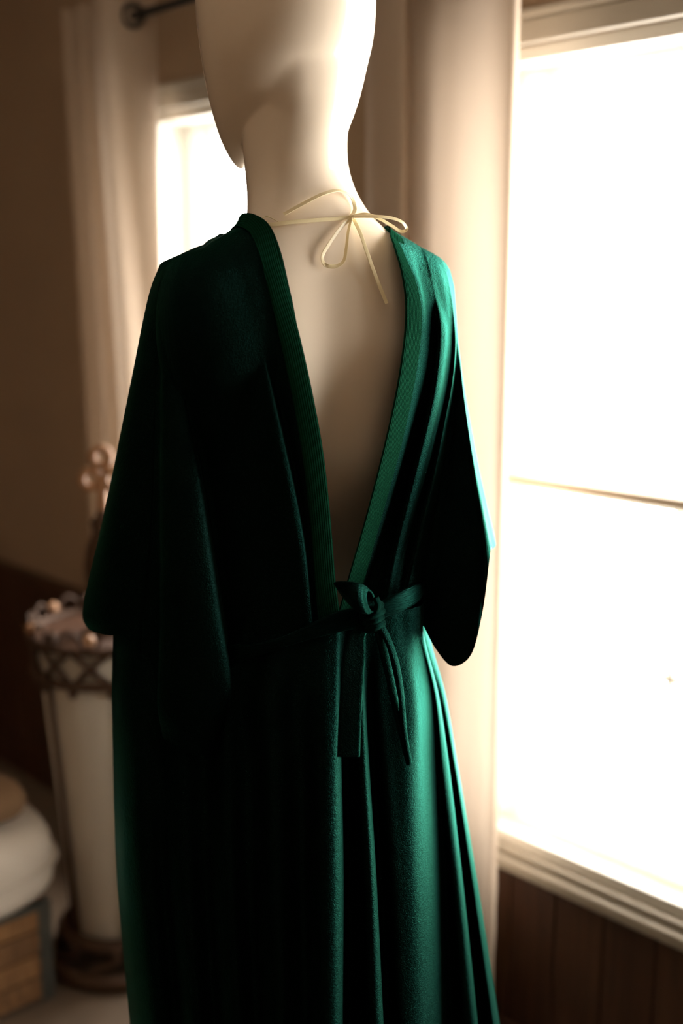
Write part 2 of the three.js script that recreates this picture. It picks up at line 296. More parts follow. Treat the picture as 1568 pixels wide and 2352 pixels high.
function bodySDF(X, Y, S) {
  headRows(clamp(Y, yHead[0], yHead[1]), hq); bodyRows(clamp(Y, yBody[0], yBody[1]), bq);
  let k = Math.hypot((X - hq[0]) / hq[1], (S - hq[2]) / hq[3]), dh = (k - 1) * Math.min(hq[1], hq[3]);
  const eh = Y < yHead[0] ? yHead[0] - Y : Y > yHead[1] ? Y - yHead[1] : 0; if (eh) dh = Math.hypot(Math.max(dh, 0), eh);
  const turn = 0.44 * smooth(yNape, yLow, Y) * (0.25 + 0.75 * smooth(1.02, 1.14, Y)), dx = X - bq[0], ds = S - bq[2] - turn * dx, e = lerp(2, 2.5, smooth(yNape - 0.05, yLow, Y));
  k = Math.pow(Math.pow(Math.abs(dx / bq[1]), e) + Math.pow(Math.abs(ds / bq[3]), e), 1 / e);
  let db = (k - 1) * Math.min(bq[1], bq[3]);
  const eb = Y < yBody[0] ? yBody[0] - Y : Y > yBody[1] ? Y - yBody[1] : 0; if (eb) db = Math.hypot(Math.max(db, 0), eb);
  if (ds < 0 && Y < yLow + 0.06) { const sx = dx - 0.028; db += 0.006 * Math.exp(-sx * sx / 0.0007) * smooth(yLow + 0.05, yLow - 0.05, Y) - 0.005 * (Math.exp(-(Math.pow(sx - 0.065, 2) + Math.pow(Y - yBlade, 2) * 0.4) / 0.0016) + Math.exp(-(Math.pow(sx + 0.065, 2) + Math.pow(Y - yBlade, 2) * 0.4) / 0.0016)); }
  const r = X < bq[0] + 0.01 ? lerp(0.004, 0.03, smooth(bq[0] - 0.04, bq[0] + 0.01, X)) : 0.03, h = clamp(0.5 + 0.5 * (db - dh) / r, 0, 1);
  return lerp(db, dh, h) - r * h * (1 - h);
}
// level distance at which the sight line through a pixel meets the mannequin
function bodyS(px, py, lo = 1.05, hi = 1.5) {
  let prev = lo; for (let s = lo; s < hi; s += 0.004) { if (bodySDF(...G(px, py, s)) < 0) { let a = prev, b = s; for (let i = 0; i < 12; i++) { const m = (a + b) / 2; bodySDF(...G(px, py, m)) < 0 ? b = m : a = m; } return b; } prev = s; } return null;
}
function surfaceNet(f, lo, hi, cell) {
  const n = [0, 1, 2].map((k) => Math.ceil((hi[k] - lo[k]) / cell) + 1), [nx, ny, nz] = n, val = new Float32Array(nx * ny * nz), at = (i, j, k) => (j * nz + k) * nx + i;
  for (let j = 0; j < ny; j++) for (let k = 0; k < nz; k++) for (let i = 0; i < nx; i++) val[at(i, j, k)] = f(lo[0] + i * cell, lo[1] + j * cell, lo[2] + k * cell);
  const id = new Int32Array(nx * ny * nz).fill(-1), pos = [], nor = [], idx = [], e = 0.0015;
  for (let j = 0; j < ny - 1; j++) for (let k = 0; k < nz - 1; k++) for (let i = 0; i < nx - 1; i++) {
    const c = []; for (let q = 0; q < 8; q++) c.push(val[at(i + (q & 1), j + ((q >> 1) & 1), k + (q >> 2))]);
    let m = 0; for (let q = 0; q < 8; q++) if (c[q] < 0) m |= 1 << q; if (m === 0 || m === 255) continue;
    let x = 0, y = 0, z = 0, cnt = 0;
    for (let q = 0; q < 8; q++) for (const b of [1, 2, 4]) if (!(q & b)) { const p = q | b; if ((c[q] < 0) !== (c[p] < 0)) { const t = c[q] / (c[q] - c[p]); x += (q & 1) + (b === 1 ? t : 0); y += ((q >> 1) & 1) + (b === 2 ? t : 0); z += (q >> 2) + (b === 4 ? t : 0); cnt++; } }
    let p = [lo[0] + (i + x / cnt) * cell, lo[1] + (j + y / cnt) * cell, lo[2] + (k + z / cnt) * cell];
    const grad = (p) => { const g = [f(p[0] + e, p[1], p[2]) - f(p[0] - e, p[1], p[2]), f(p[0], p[1] + e, p[2]) - f(p[0], p[1] - e, p[2]), f(p[0], p[1], p[2] + e) - f(p[0], p[1], p[2] - e)], l = Math.hypot(...g) || 1; return [g.map((v) => v / l), l / (2 * e)]; };
    let [g, l] = grad(p); const d = f(...p); if (l > 0.2) p = p.map((v, q) => v - g[q] * clamp(d / l, -cell, cell)); [g] = grad(p);
    id[at(i, j, k)] = pos.length / 3; const w = toWorld(...p), o = toWorld(0, 0, 0), wn = toWorld(...g).sub(o); pos.push(w.x, w.y, w.z); nor.push(wn.x, wn.y, wn.z);
  }
  const quad = (a, b, c, d, flip) => { if (a < 0 || b < 0 || c < 0 || d < 0) return; flip ? idx.push(a, b, c, a, c, d) : idx.push(a, c, b, a, d, c); };
  for (let j = 1; j < ny - 1; j++) for (let k = 1; k < nz - 1; k++) for (let i = 1; i < nx - 1; i++) {
    const v = val[at(i, j, k)] < 0;
    if (v !== (val[at(i + 1, j, k)] < 0)) quad(id[at(i, j - 1, k - 1)], id[at(i, j, k - 1)], id[at(i, j, k)], id[at(i, j - 1, k)], !v);
    if (v !== (val[at(i, j + 1, k)] < 0)) quad(id[at(i - 1, j, k - 1)], id[at(i - 1, j, k)], id[at(i, j, k)], id[at(i, j, k - 1)], !v);
    if (v !== (val[at(i, j, k + 1)] < 0)) quad(id[at(i - 1, j - 1, k)], id[at(i, j - 1, k)], id[at(i, j, k)], id[at(i - 1, j, k)], !v);
  }
  const g = new THREE.BufferGeometry(); g.setAttribute('position', new THREE.Float32BufferAttribute(pos, 3)); g.setAttribute('normal', new THREE.Float32BufferAttribute(nor, 3)); g.setAttribute('uv', new THREE.Float32BufferAttribute(pos.flatMap((v, i) => i % 3 === 0 ? [v, pos[i + 1]] : []), 2)); g.setIndex(idx); return g;
}
const standAt = toWorld(G(690, 1500, 1.306)[0], 0, 1.31);
{
  const t = thing('mannequin', 'glossy cream mannequin seen from behind wearing the green gown', 'mannequin', [standAt.x, 0, standAt.z]);
  part('body', surfaceNet(bodySDF, [-0.24, yBody[0] - 0.01, 1.17], [0.20, yHead[1] + 0.012, 1.46], 0.0045), M.skin, t, 'glossy cream head, neck and torso');
  const pole = new THREE.CylinderGeometry(0.014, 0.014, yBody[0] + 0.05, 20); pole.translate(standAt.x, (yBody[0] + 0.05) / 2, standAt.z); part('stand_pole', pole, M.zinc, t);
  const base = new THREE.LatheGeometry([[0, 0], [0.17, 0], [0.17, 0.008], [0.16, 0.012], [0.02, 0.016], [0, 0.016]].map((p) => new THREE.Vector2(...p)), 40); base.translate(standAt.x, 0, standAt.z); part('stand_base', base, M.zinc, t);
}

// ------------------------------------------------------------------ velvet gown
const gown = thing('velvet_gown', 'dark green velvet gown with open V back and butterfly sleeves', 'gown', [standAt.x, 0, standAt.z]);
const C = (list) => list.map(([x, y, s]) => P(x, y, s));
// neckline edges: s follows the back high up and spans straight to the waist lower down
const edgeL = [[566, 580, 1.395], [548, 590, 1.365], [548, 550, 1.318], [582, 536, 1.262], [617, 530, 1.230], [640, 590, 1.217], [660, 670, 1.205], [681, 750, 1.194], [700, 830, 1.188], [721, 930, 1.185], [739, 1030, 1.185], [751, 1130, 1.187], [760, 1230, 1.188], [768, 1330, 1.186], [783, 1445, 1.184]];
const bandL = [[535, 575, 1.385], [514, 560, 1.345], [520, 543, 1.314], [546, 541, 1.260], [580, 547, 1.224], [603, 610, 1.208], [624, 690, 1.196], [643, 770, 1.187], [660, 850, 1.183], [680, 950, 1.181], [697, 1050, 1.181], [709, 1150, 1.183], [718, 1240, 1.184], [725, 1335, 1.183], [735, 1455, 1.181]];
const edgeR = [[868, 570, 1.42], [872, 535, 1.395], [884, 520, 1.36], [897, 545, 1.292], [907, 575, 1.272], [921, 625, 1.258], [930, 685, 1.247], [930, 745, 1.241], [920, 835, 1.228], [904, 925, 1.220], [884, 1015, 1.214], [859, 1115, 1.208], [832, 1215, 1.203], [803, 1315, 1.198], [770, 1430, 1.193]];
const bandR = [[900, 590, 1.42], [898, 552, 1.395], [906, 534, 1.362], [926, 565, 1.305], [940, 600, 1.285], [957, 648, 1.271], [967, 705, 1.261], [967, 765, 1.257], [957, 850, 1.248], [941, 938, 1.241], [921, 1028, 1.236], [894, 1128, 1.231], [866, 1226, 1.226], [838, 1325, 1.220], [805, 1430, 1.210]];
const overBody = (margin) => (rows) => {            // cloth lies on the body, never inside it
  const e = 0.002, o = toWorld(0, 0, 0);
  for (const row of rows) for (const p of row) for (let it = 0; it < 3; it++) {
    const q = p.clone().sub(o), X = q.dot(RT), S = q.dot(FW), Y = p.y, d = bodySDF(X, Y, S);
    if (d >= margin || Y < 0.9) break;
    const g = V(bodySDF(X + e, Y, S) - bodySDF(X - e, Y, S), bodySDF(X, Y + e, S) - bodySDF(X, Y - e, S), bodySDF(X, Y, S + e) - bodySDF(X, Y, S - e)), l = g.length() / (2 * e) || 1; g.normalize();
    const m = (margin - d) / l; p.addScaledVector(RT, g.x * m).addScaledVector(FW, g.z * m); p.y += g.y * m;
  }
};
const shift = (l, dx, ds) => l.map(([x, y, s]) => [x + dx, y, s + ds]);

{ // left half of the back with its sleeve
  const cols = [
    [[470, 640, 1.40], [460, 800, 1.41], [450, 1000, 1.42], [440, 1200, 1.42], [430, 1440, 1.42]],
    [[395, 620, 1.36], [380, 690, 1.375], [340, 880, 1.40], [300, 1180, 1.42], [262, 1400, 1.43], [258, 1440, 1.43]],
    [[368, 618, 1.32], [350, 690, 1.33], [308, 880, 1.34], [250, 1180, 1.36], [206, 1395, 1.37], [206, 1436, 1.37]],
    [[366, 610, 1.30], [344, 668, 1.285], [300, 880, 1.285], [240, 1180, 1.29], [194, 1385, 1.295], [191, 1420, 1.295], [196, 1434, 1.30], [204, 1445, 1.30]],
    [[372, 603, 1.29], [350, 668, 1.255], [312, 880, 1.245], [268, 1180, 1.24], [238, 1400, 1.24], [240, 1458, 1.245]],
    [[382, 598, 1.29], [364, 660, 1.240], [350, 880, 1.225], [338, 1180, 1.215], [315, 1400, 1.21], [310, 1472, 1.212]],
    [[384, 597, 1.29], [368, 658, 1.238], [360, 880, 1.222], [352, 1180, 1.212], [335, 1440, 1.205], [330, 1520, 1.21], [340, 1590, 1.212]],
    [[386, 596, 1.29], [372, 655, 1.234], [369, 880, 1.215], [367, 1180, 1.20], [367, 1450, 1.195], [362, 1620, 1.195], [368, 1680, 1.198]],
    [[391, 594, 1.29], [378, 655, 1.228], [374, 880, 1.195], [373, 1180, 1.172], [373, 1450, 1.158], [367, 1630, 1.155], [385, 1702, 1.158]],
    [[400, 590, 1.29], [387, 660, 1.224], [398, 900, 1.185], [415, 1180, 1.155], [430, 1450, 1.135], [440, 1640, 1.13], [450, 1736, 1.135]],
    [[412, 585, 1.29], [397, 660, 1.224], [420, 880, 1.19], [460, 1120, 1.165], [500, 1400, 1.145], [526, 1570, 1.14], [518, 1650, 1.142], [490, 1733, 1.145]],
    [[420, 581, 1.29], [404, 662, 1.226], [426, 880, 1.205], [466, 1120, 1.19], [506, 1400, 1.175], [527, 1560, 1.172], [520, 1640, 1.175], [496, 1700, 1.178]],
    [[455, 566, 1.30], [432, 640, 1.224], [448, 860, 1.20], [490, 1100, 1.19], [530, 1320, 1.182], [555, 1500, 1.178]],
    [[505, 560, 1.375], [480, 552, 1.33], [478, 556, 1.305], [500, 640, 1.212], [530, 800, 1.19], [570, 1050, 1.182], [610, 1300, 1.178], [630, 1490, 1.172]],
    [[520, 575, 1.385], [498, 545, 1.34], [502, 545, 1.305], [545, 620, 1.208], [583, 745, 1.186], [640, 980, 1.172], [692, 1230, 1.174], [715, 1430, 1.172]],
    [[524, 575, 1.385], [505, 541, 1.34], [512, 538, 1.305], [558, 615, 1.210], [600, 745, 1.189], [652, 980, 1.185], [700, 1230, 1.185], [718, 1430, 1.180]],
    shift(bandL, -4, 0.001), shift(edgeL, 0, 0.002)];
  part('left_back_panel', sheet(cols.map(C), 110, 6, false, overBody(0.004)), M.velvet, gown, 'very dark green velvet half with pointed sleeve');
}
{ // right half with its sleeve
  const cols = [
    shift(edgeR, 0, 0.002), shift(bandR, 4, 0.001),
    [[930, 600, 1.42], [935, 560, 1.39], [945, 554, 1.362], [958, 600, 1.304], [975, 680, 1.278], [985, 760, 1.271], [978, 850, 1.264], [962, 930, 1.258], [940, 1020, 1.252], [908, 1140, 1.243], [880, 1260, 1.234], [858, 1400, 1.218]],
    [[945, 605, 1.42], [955, 572, 1.39], [962, 565, 1.362], [980, 615, 1.311], [996, 690, 1.2875], [1004, 760, 1.286], [1000, 830, 1.282], [987, 920, 1.275], [965, 1020, 1.266], [934, 1140, 1.253], [905, 1260, 1.240], [878, 1400, 1.220]],
    [[950, 608, 1.42], [960, 576, 1.39], [968, 568, 1.362], [986, 616, 1.313], [1002, 690, 1.289], [1010, 755, 1.274], [1006, 830, 1.266], [993, 920, 1.256], [970, 1020, 1.246], [940, 1140, 1.236], [910, 1260, 1.226], [882, 1400, 1.213]],
    [[962, 610, 1.42], [973, 582, 1.39], [981, 575, 1.362], [999, 622, 1.319], [1014, 700, 1.296], [1022, 760, 1.281], [1018, 830, 1.273], [1006, 920, 1.263], [984, 1020, 1.253], [953, 1140, 1.242], [921, 1260, 1.231], [890, 1400, 1.215]],
    [[974, 615, 1.42], [988, 590, 1.39], [997, 584, 1.362], [1014, 632, 1.326], [1027, 710, 1.304], [1032, 780, 1.298], [1026, 850, 1.290], [1013, 930, 1.280], [990, 1030, 1.268], [960, 1150, 1.256], [930, 1260, 1.242], [900, 1400, 1.219]],
    [[985, 618, 1.42], [1000, 598, 1.39], [1010, 592, 1.364], [1025, 640, 1.336], [1036, 710, 1.315], [1041, 790, 1.308], [1034, 880, 1.296], [1019, 960, 1.286], [997, 1070, 1.274], [968, 1190, 1.258], [940, 1310, 1.242], [920, 1390, 1.222]],
    [[990, 620, 1.42], [1006, 602, 1.39], [1016, 597, 1.366], [1030, 645, 1.340], [1040, 710, 1.318], [1045, 790, 1.306], [1038, 880, 1.292], [1023, 960, 1.280], [1001, 1070, 1.266], [973, 1190, 1.250], [946, 1310, 1.236], [930, 1380, 1.222]],
    [[995, 622, 1.42], [1012, 606, 1.39], [1022, 603, 1.368], [1034, 652, 1.346], [1043, 715, 1.328], [1047, 800, 1.318], [1043, 890, 1.305], [1032, 980, 1.292], [1016, 1090, 1.276], [995, 1210, 1.262], [978, 1330, 1.250], [968, 1430, 1.246]],
    [[998, 624, 1.42], [1016, 610, 1.39], [1026, 608, 1.370], [1036, 656, 1.350], [1044, 720, 1.335], [1049, 810, 1.325], [1050, 900, 1.312], [1046, 1000, 1.298], [1036, 1120, 1.280], [1022, 1260, 1.262], [1008, 1390, 1.252], [1000, 1490, 1.25]],
    [[1000, 626, 1.42], [1019, 613, 1.39], [1029, 613, 1.372], [1038, 660, 1.354], [1046, 730, 1.340], [1052, 820, 1.330], [1058, 920, 1.316], [1062, 1040, 1.298], [1062, 1160, 1.280], [1056, 1300, 1.262], [1048, 1430, 1.252], [1038, 1530, 1.25]],
    [[1002, 628, 1.42], [1021, 617, 1.39], [1032, 618, 1.374], [1040, 665, 1.358], [1047, 740, 1.344], [1055, 830, 1.334], [1064, 940, 1.320], [1074, 1060, 1.302], [1082, 1180, 1.286], [1086, 1300, 1.272], [1084, 1420, 1.262], [1076, 1512, 1.26]],
    [[1004, 632, 1.42], [1023, 623, 1.39], [1034, 625, 1.376], [1042, 672, 1.360], [1048, 750, 1.348], [1058, 850, 1.338], [1070, 960, 1.324], [1084, 1080, 1.308], [1097, 1180, 1.296], [1107, 1270, 1.286], [1110, 1340, 1.28], [1106, 1415, 1.278]],
    [[1005, 636, 1.42], [1024, 630, 1.392], [1036, 632, 1.38], [1043, 680, 1.364], [1049, 760, 1.350], [1060, 870, 1.338], [1074, 970, 1.328], [1090, 1070, 1.314], [1105, 1150, 1.306], [1118, 1220, 1.30], [1126, 1266, 1.298]],
    [[1006, 640, 1.42], [1026, 636, 1.394], [1038, 640, 1.384], [1044, 690, 1.370], [1050, 770, 1.362], [1062, 880, 1.358], [1077, 970, 1.354], [1094, 1070, 1.348], [1110, 1150, 1.342], [1122, 1220, 1.338], [1130, 1262, 1.335]],
    [[1004, 650, 1.425], [1030, 646, 1.40], [1041, 655, 1.39], [1046, 700, 1.384], [1051, 770, 1.380], [1063, 870, 1.380], [1078, 960, 1.380], [1098, 1070, 1.380], [1115, 1150, 1.380], [1130, 1215, 1.380], [1138, 1248, 1.380]],
    [[1000, 680, 1.44], [1020, 700, 1.43], [1035, 800, 1.43], [1050, 900, 1.44], [1085, 1080, 1.44], [1112, 1200, 1.44]],
    [[900, 700, 1.44], [910, 800, 1.45], [920, 900, 1.46], [930, 1080, 1.46], [940, 1250, 1.46]]];
  const ys = [800, 950, 1080, 1200, 1300, 1540], ss = [1.322, 1.302, 1.280, 1.262, 1.254, 1.250], off = [0.004, -0.004, -0.012, -0.017, -0.018, -0.015];
  for (let c = 9; c <= 14; c++) for (const p of cols[c]) if (p[1] > 800) { let i = 0; while (i < 4 && ys[i + 1] < p[1]) i++; p[2] = lerp(ss[i], ss[i + 1], clamp((p[1] - ys[i]) / (ys[i + 1] - ys[i]), 0, 1)) + off[c - 9] * smooth(820, 1200, p[1]); }
  part('right_back_panel', sheet(cols.map(C), 110, 6, false, overBody(0.004)), M.velvet, gown, 'dark green velvet half with window-lit folds');
}
{ // side panels under the sleeves close the bodice round the body
  const right = [[[975, 800, 1.315], [950, 1000, 1.280], [925, 1200, 1.255], [915, 1395, 1.232]], [[1010, 800, 1.345], [985, 1000, 1.318], [970, 1200, 1.295], [968, 1392, 1.268]], [[1018, 800, 1.385], [1000, 1000, 1.36], [988, 1200, 1.34], [984, 1382, 1.31]], [[990, 800, 1.42], [975, 1000, 1.42], [960, 1200, 1.41], [960, 1370, 1.39]], [[900, 800, 1.45], [890, 1000, 1.455], [880, 1200, 1.455], [880, 1360, 1.43]]];
  const left = [[[480, 800, 1.205], [500, 1000, 1.21], [520, 1200, 1.205], [540, 1470, 1.192]], [[400, 800, 1.235], [420, 1000, 1.24], [410, 1200, 1.235], [390, 1460, 1.215]], [[372, 800, 1.29], [380, 1000, 1.29], [360, 1200, 1.29], [320, 1440, 1.27]], [[420, 800, 1.38], [420, 1000, 1.40], [400, 1200, 1.40], [370, 1400, 1.39]]];
  for (const c of [right, left]) part('side_panel', sheet(c.map(C), 30, 8, false, overBody(0.003)), M.velvet, gown);
}
{ // ribbed bands along the V
  const band = (e, b) => { const m = e.map(([x, y, s], i) => [lerp(x, b[i][0], 0.5), lerp(y, b[i][1], 0.5), lerp(s, b[i][2], 0.5) - 0.0045]); return sheet([shift(e, 0, 0.006), shift(e, -0.5, -0.0005), shift(e, 2, -0.003), m, shift(b, -2, -0.003), shift(b, 0.5, -0.0005), shift(b, 0, 0.005)].map(C), 160, 5, false, overBody(0.006)); };
  part('neckband', band(edgeL, bandL), M.rib, gown, 'ribbed dark green neckline band');
  part('neckband', band(edgeR, bandR), M.rib, gown, 'ribbed green neckline band lit by the window');
}
{ // skirt: cross-sections from waist to floor, each a ring of [px, s]
  const names = 44;
  const sec = (py, list) => list.map(([x, s]) => [x, py, s]);
  const rings = [
    sec(1440, [[266, 1.32], [268, 1.275], [290, 1.235], [340, 1.21], [430, 1.205], [470, 1.19], [510, 1.19], [560, 1.178], [600, 1.178], [650, 1.174], [690, 1.176], [735, 1.178], [760, 1.180], [775, 1.182], [781, 1.184], [783, 1.186], [795, 1.19], [815, 1.190], [828, 1.191], [836, 1.194], [838, 1.198], [848, 1.20], [868, 1.203], [890, 1.206], [908, 1.210], [925, 1.216], [940, 1.220], [952, 1.226], [958, 1.230], [964, 1.234], [968, 1.238], [971, 1.246], [971, 1.254], [974, 1.258], [978, 1.266], [981, 1.276], [984, 1.30], [970, 1.36], [900, 1.41], [750, 1.43], [560, 1.43], [420, 1.40]]),
    sec(1600, [[262, 1.32], [264, 1.27], [280, 1.225], [320, 1.20], [360, 1.195], [410, 1.175], [460, 1.175], [510, 1.155], [560, 1.160], [620, 1.145], [680, 1.155], [735, 1.145], [760, 1.147], [774, 1.150], [781, 1.158], [781, 1.168], [796, 1.172], [818, 1.165], [832, 1.166], [839, 1.176], [839, 1.190], [850, 1.194], [868, 1.192], [890, 1.195], [920, 1.199], [950, 1.208], [968, 1.228], [986, 1.258], [994, 1.266], [999, 1.264], [1003, 1.268], [1008, 1.284], [1007, 1.298], [1011, 1.300], [1016, 1.302], [1021, 1.310], [1024, 1.335], [1005, 1.40], [920, 1.45], [740, 1.47], [520, 1.46], [340, 1.41]]),
    sec(1750, [[263, 1.32], [266, 1.265], [285, 1.215], [330, 1.185], [370, 1.185], [420, 1.16], [470, 1.165], [520, 1.14], [570, 1.148], [630, 1.125], [690, 1.138], [735, 1.122], [762, 1.124], [776, 1.130], [784, 1.142], [784, 1.160], [800, 1.164], [824, 1.152], [838, 1.153], [847, 1.166], [847, 1.184], [858, 1.190], [880, 1.184], [905, 1.187], [935, 1.192], [958, 1.204], [978, 1.234], [994, 1.262], [1004, 1.268], [1014, 1.266], [1022, 1.271], [1030, 1.284], [1029, 1.304], [1035, 1.306], [1042, 1.304], [1047, 1.312], [1050, 1.340], [1030, 1.41], [930, 1.47], [740, 1.49], [510, 1.48], [335, 1.42]]),
    sec(2000, [[271, 1.31], [274, 1.25], [295, 1.195], [340, 1.165], [378, 1.17], [425, 1.135], [475, 1.145], [525, 1.11], [575, 1.122], [635, 1.09], [695, 1.108], [738, 1.086], [765, 1.088], [780, 1.096], [789, 1.112], [788, 1.135], [806, 1.140], [836, 1.122], [852, 1.122], [863, 1.136], [863, 1.160], [876, 1.166], [898, 1.156], [925, 1.159], [950, 1.166], [970, 1.182], [990, 1.212], [1010, 1.244], [1022, 1.250], [1038, 1.242], [1050, 1.244], [1060, 1.264], [1059, 1.290], [1068, 1.294], [1080, 1.284], [1088, 1.294], [1092, 1.33], [1070, 1.42], [960, 1.49], [740, 1.52], [500, 1.50], [340, 1.42]]),
    sec(2352, [[301, 1.30], [305, 1.23], [328, 1.17], [370, 1.135], [408, 1.143], [452, 1.10], [496, 1.112], [545, 1.072], [590, 1.087], [645, 1.050], [702, 1.070], [742, 1.044], [766, 1.046], [780, 1.056], [787, 1.074], [786, 1.102], [804, 1.110], [846, 1.088], [866, 1.088], [880, 1.104], [880, 1.132], [894, 1.140], [918, 1.128], [944, 1.132], [966, 1.142], [984, 1.160], [1004, 1.192], [1024, 1.222], [1040, 1.228], [1064, 1.212], [1084, 1.212], [1097, 1.230], [1096, 1.260], [1108, 1.264], [1130, 1.248], [1142, 1.262], [1147, 1.31], [1120, 1.42], [990, 1.51], [740, 1.55], [510, 1.52], [360, 1.42]]),
  ];
  const n = rings[0].length;
  if (!rings.every((r) => r.length === n)) console.log('ring lengths', rings.map((r) => r.length));
  const cols = [];
  for (let i = 0; i < n; i++) {
    const c = rings.map((r) => P(...r[i]));
    const a = c[3], b = c[4], dir = b.clone().sub(a), k = (b.y - 0.012) / (a.y - b.y);
    c.push(b.clone().addScaledVector(dir, k * 0.5).setY(lerp(b.y, 0.012, 0.5)), b.clone().addScaledVector(dir, k).setY(0.012));
    // top: tucks under the sash, level with the waist
    const top = c[0].clone(); top.y = 1.075; c.unshift(top);
    cols.push(c);
  }
  part('skirt', sheet(cols, 150, 5, true), M.velvet, gown, 'floor-length green velvet skirt with long folds');
}
{ // sash: belt, knot, loop and hanging ends
  const up = V(0, 1, 0), back = FW.clone().negate();
  const belt = (pts, w) => { const c = C(pts), cc = curve(c); return ribbon(c, w, 0.006, (t) => { const tan = cc.getTangentAt(t); return new THREE.Vector3().crossVectors(tan, up).normalize(); }, 70); };
  const sash = part('sash_belt', belt([[872, 1404, 1.188], [905, 1388, 1.196], [945, 1368, 1.216], [975, 1352, 1.256], [985, 1342, 1.30], [960, 1325, 1.37], [850, 1310, 1.42], [680, 1305, 1.44], [500, 1320, 1.42], [380, 1370, 1.34], [350, 1440, 1.26], [420, 1492, 1.185], [520, 1502, 1.165], [620, 1484, 1.160], [700, 1456, 1.166], [770, 1430, 1.174], [835, 1415, 1.182]], (t) => 0.017 + 0.006 * Math.sin(t * 40)), M.velvet, gown, 'narrow velvet sash round the waist');
  // knot: wraps of cloth
  const k0 = P(856, 1420, 1.172);
  for (let i = 0; i < 4; i++) {
    const g = new THREE.TorusGeometry(0.0092 + 0.0012 * Math.sin(i * 1.7 + 0.6), 0.0042, 10, 28); g.rotateX(Math.PI / 2); g.scale(1.0, 1, 0.85); g.rotateZ(0.22 + 0.06 * i); g.rotateY(YAW); g.translate(k0.x, k0.y + 0.012 - i * 0.0068, k0.z); g.translate(RT.x * (i * 0.0012 - 0.002), 0, RT.z * (i * 0.0012 - 0.002));
    part('knot_wrap', g, M.velvet, sash);
  }
  // open loop of the bow, pointing to the left with its mouth to the right
  {
    const rows = [], mouth = [], N = 40;
    const secs = [ // centre px, py, s, half height, half depth, tilt
      [850, 1380, 1.160, 0.0125, 0.0085], [842, 1378, 1.157, 0.0148, 0.0125], [828, 1374, 1.155, 0.0158, 0.0135], [812, 1368, 1.156, 0.0145, 0.0115], [796, 1360, 1.160, 0.0112, 0.0085], [782, 1351, 1.165, 0.0072, 0.0055], [771, 1343, 1.170, 0.003, 0.003], [766, 1340, 1.172, 0.0008, 0.0008]];
    const cc = curve(secs.map((q) => P(q[0], q[1], q[2])));
    for (let j = 0; j <= 36; j++) {
      const t = j / 36, p = cc.getPoint(t), f = t * (secs.length - 1), i = Math.min(secs.length - 2, Math.floor(f)), h = lerp(secs[i][3], secs[i + 1][3], f - i), d = lerp(secs[i][4], secs[i + 1][4], f - i), row = [];
      for (let a = 0; a <= N; a++) { const q = a / N * Math.PI * 2, drop = Math.sin(q) < 0 ? 0.6 : 1; row.push(p.clone().addScaledVector(up, h * Math.sin(q)).addScaledVector(back, d * Math.cos(q)).addScaledVector(RT, -0.0045 * Math.cos(q) * (1 - t) - 0.003 * Math.sin(q) * (1 - t))); }
      rows.push(row);
    }
    const inner = rows.slice(0, 24).reverse().map((r, j, all) => { const c = r.slice(0, -1).reduce((s, p) => s.add(p), V(0, 0, 0)).divideScalar(N); return r.map((p) => c.clone().lerp(p, 0.80)); });
    const lip = rows[0].map((p, a) => p.clone().lerp(inner[inner.length - 1][a], 0.5).addScaledVector(RT, 0.0012));
    part('sash_loop', gridGeometry([...inner, lip, ...rows]), M.velvet, sash, 'puffed velvet loop of the bow');
    part('sash_twist', tube([P(862, 1372, 1.160), P(868, 1388, 1.160), P(864, 1402, 1.163), P(858, 1414, 1.168)], 0.0034, 24, 8), M.velvet, sash);
  }
  // hanging ends
  const face = () => back;
  part('sash_end', ribbon(C([[840, 1432, 1.172], [822, 1460, 1.164], [812, 1520, 1.150], [806, 1600, 1.136], [802, 1680, 1.126], [800, 1738, 1.120]]), (t) => 0.013 + 0.011 * smooth(0, 0.3, t), 0.0045, (t) => back.clone().addScaledVector(RT, 0.25), 60), M.velvet, sash, 'flat dark sash end');
  part('sash_end', ribbon(C([[866, 1436, 1.170], [876, 1478, 1.164], [893, 1548, 1.150], [912, 1640, 1.135], [930, 1715, 1.126], [940, 1756, 1.122]]), (t) => 0.010 - 0.004 * t, 0.006, (t) => RT.clone().multiplyScalar(0.8).add(back), 60), M.velvet, sash, 'narrow velvet sash end');
  part('sash_end', ribbon(C([[872, 1434, 1.170], [892, 1474, 1.162], [910, 1530, 1.150], [921, 1600, 1.138], [928, 1680, 1.128], [940, 1752, 1.120]]), (t) => 0.009 - 0.004 * t, 0.005, (t) => RT.clone().multiplyScalar(0.9).add(back), 60), M.velvet, sash, 'narrow velvet sash end');
}

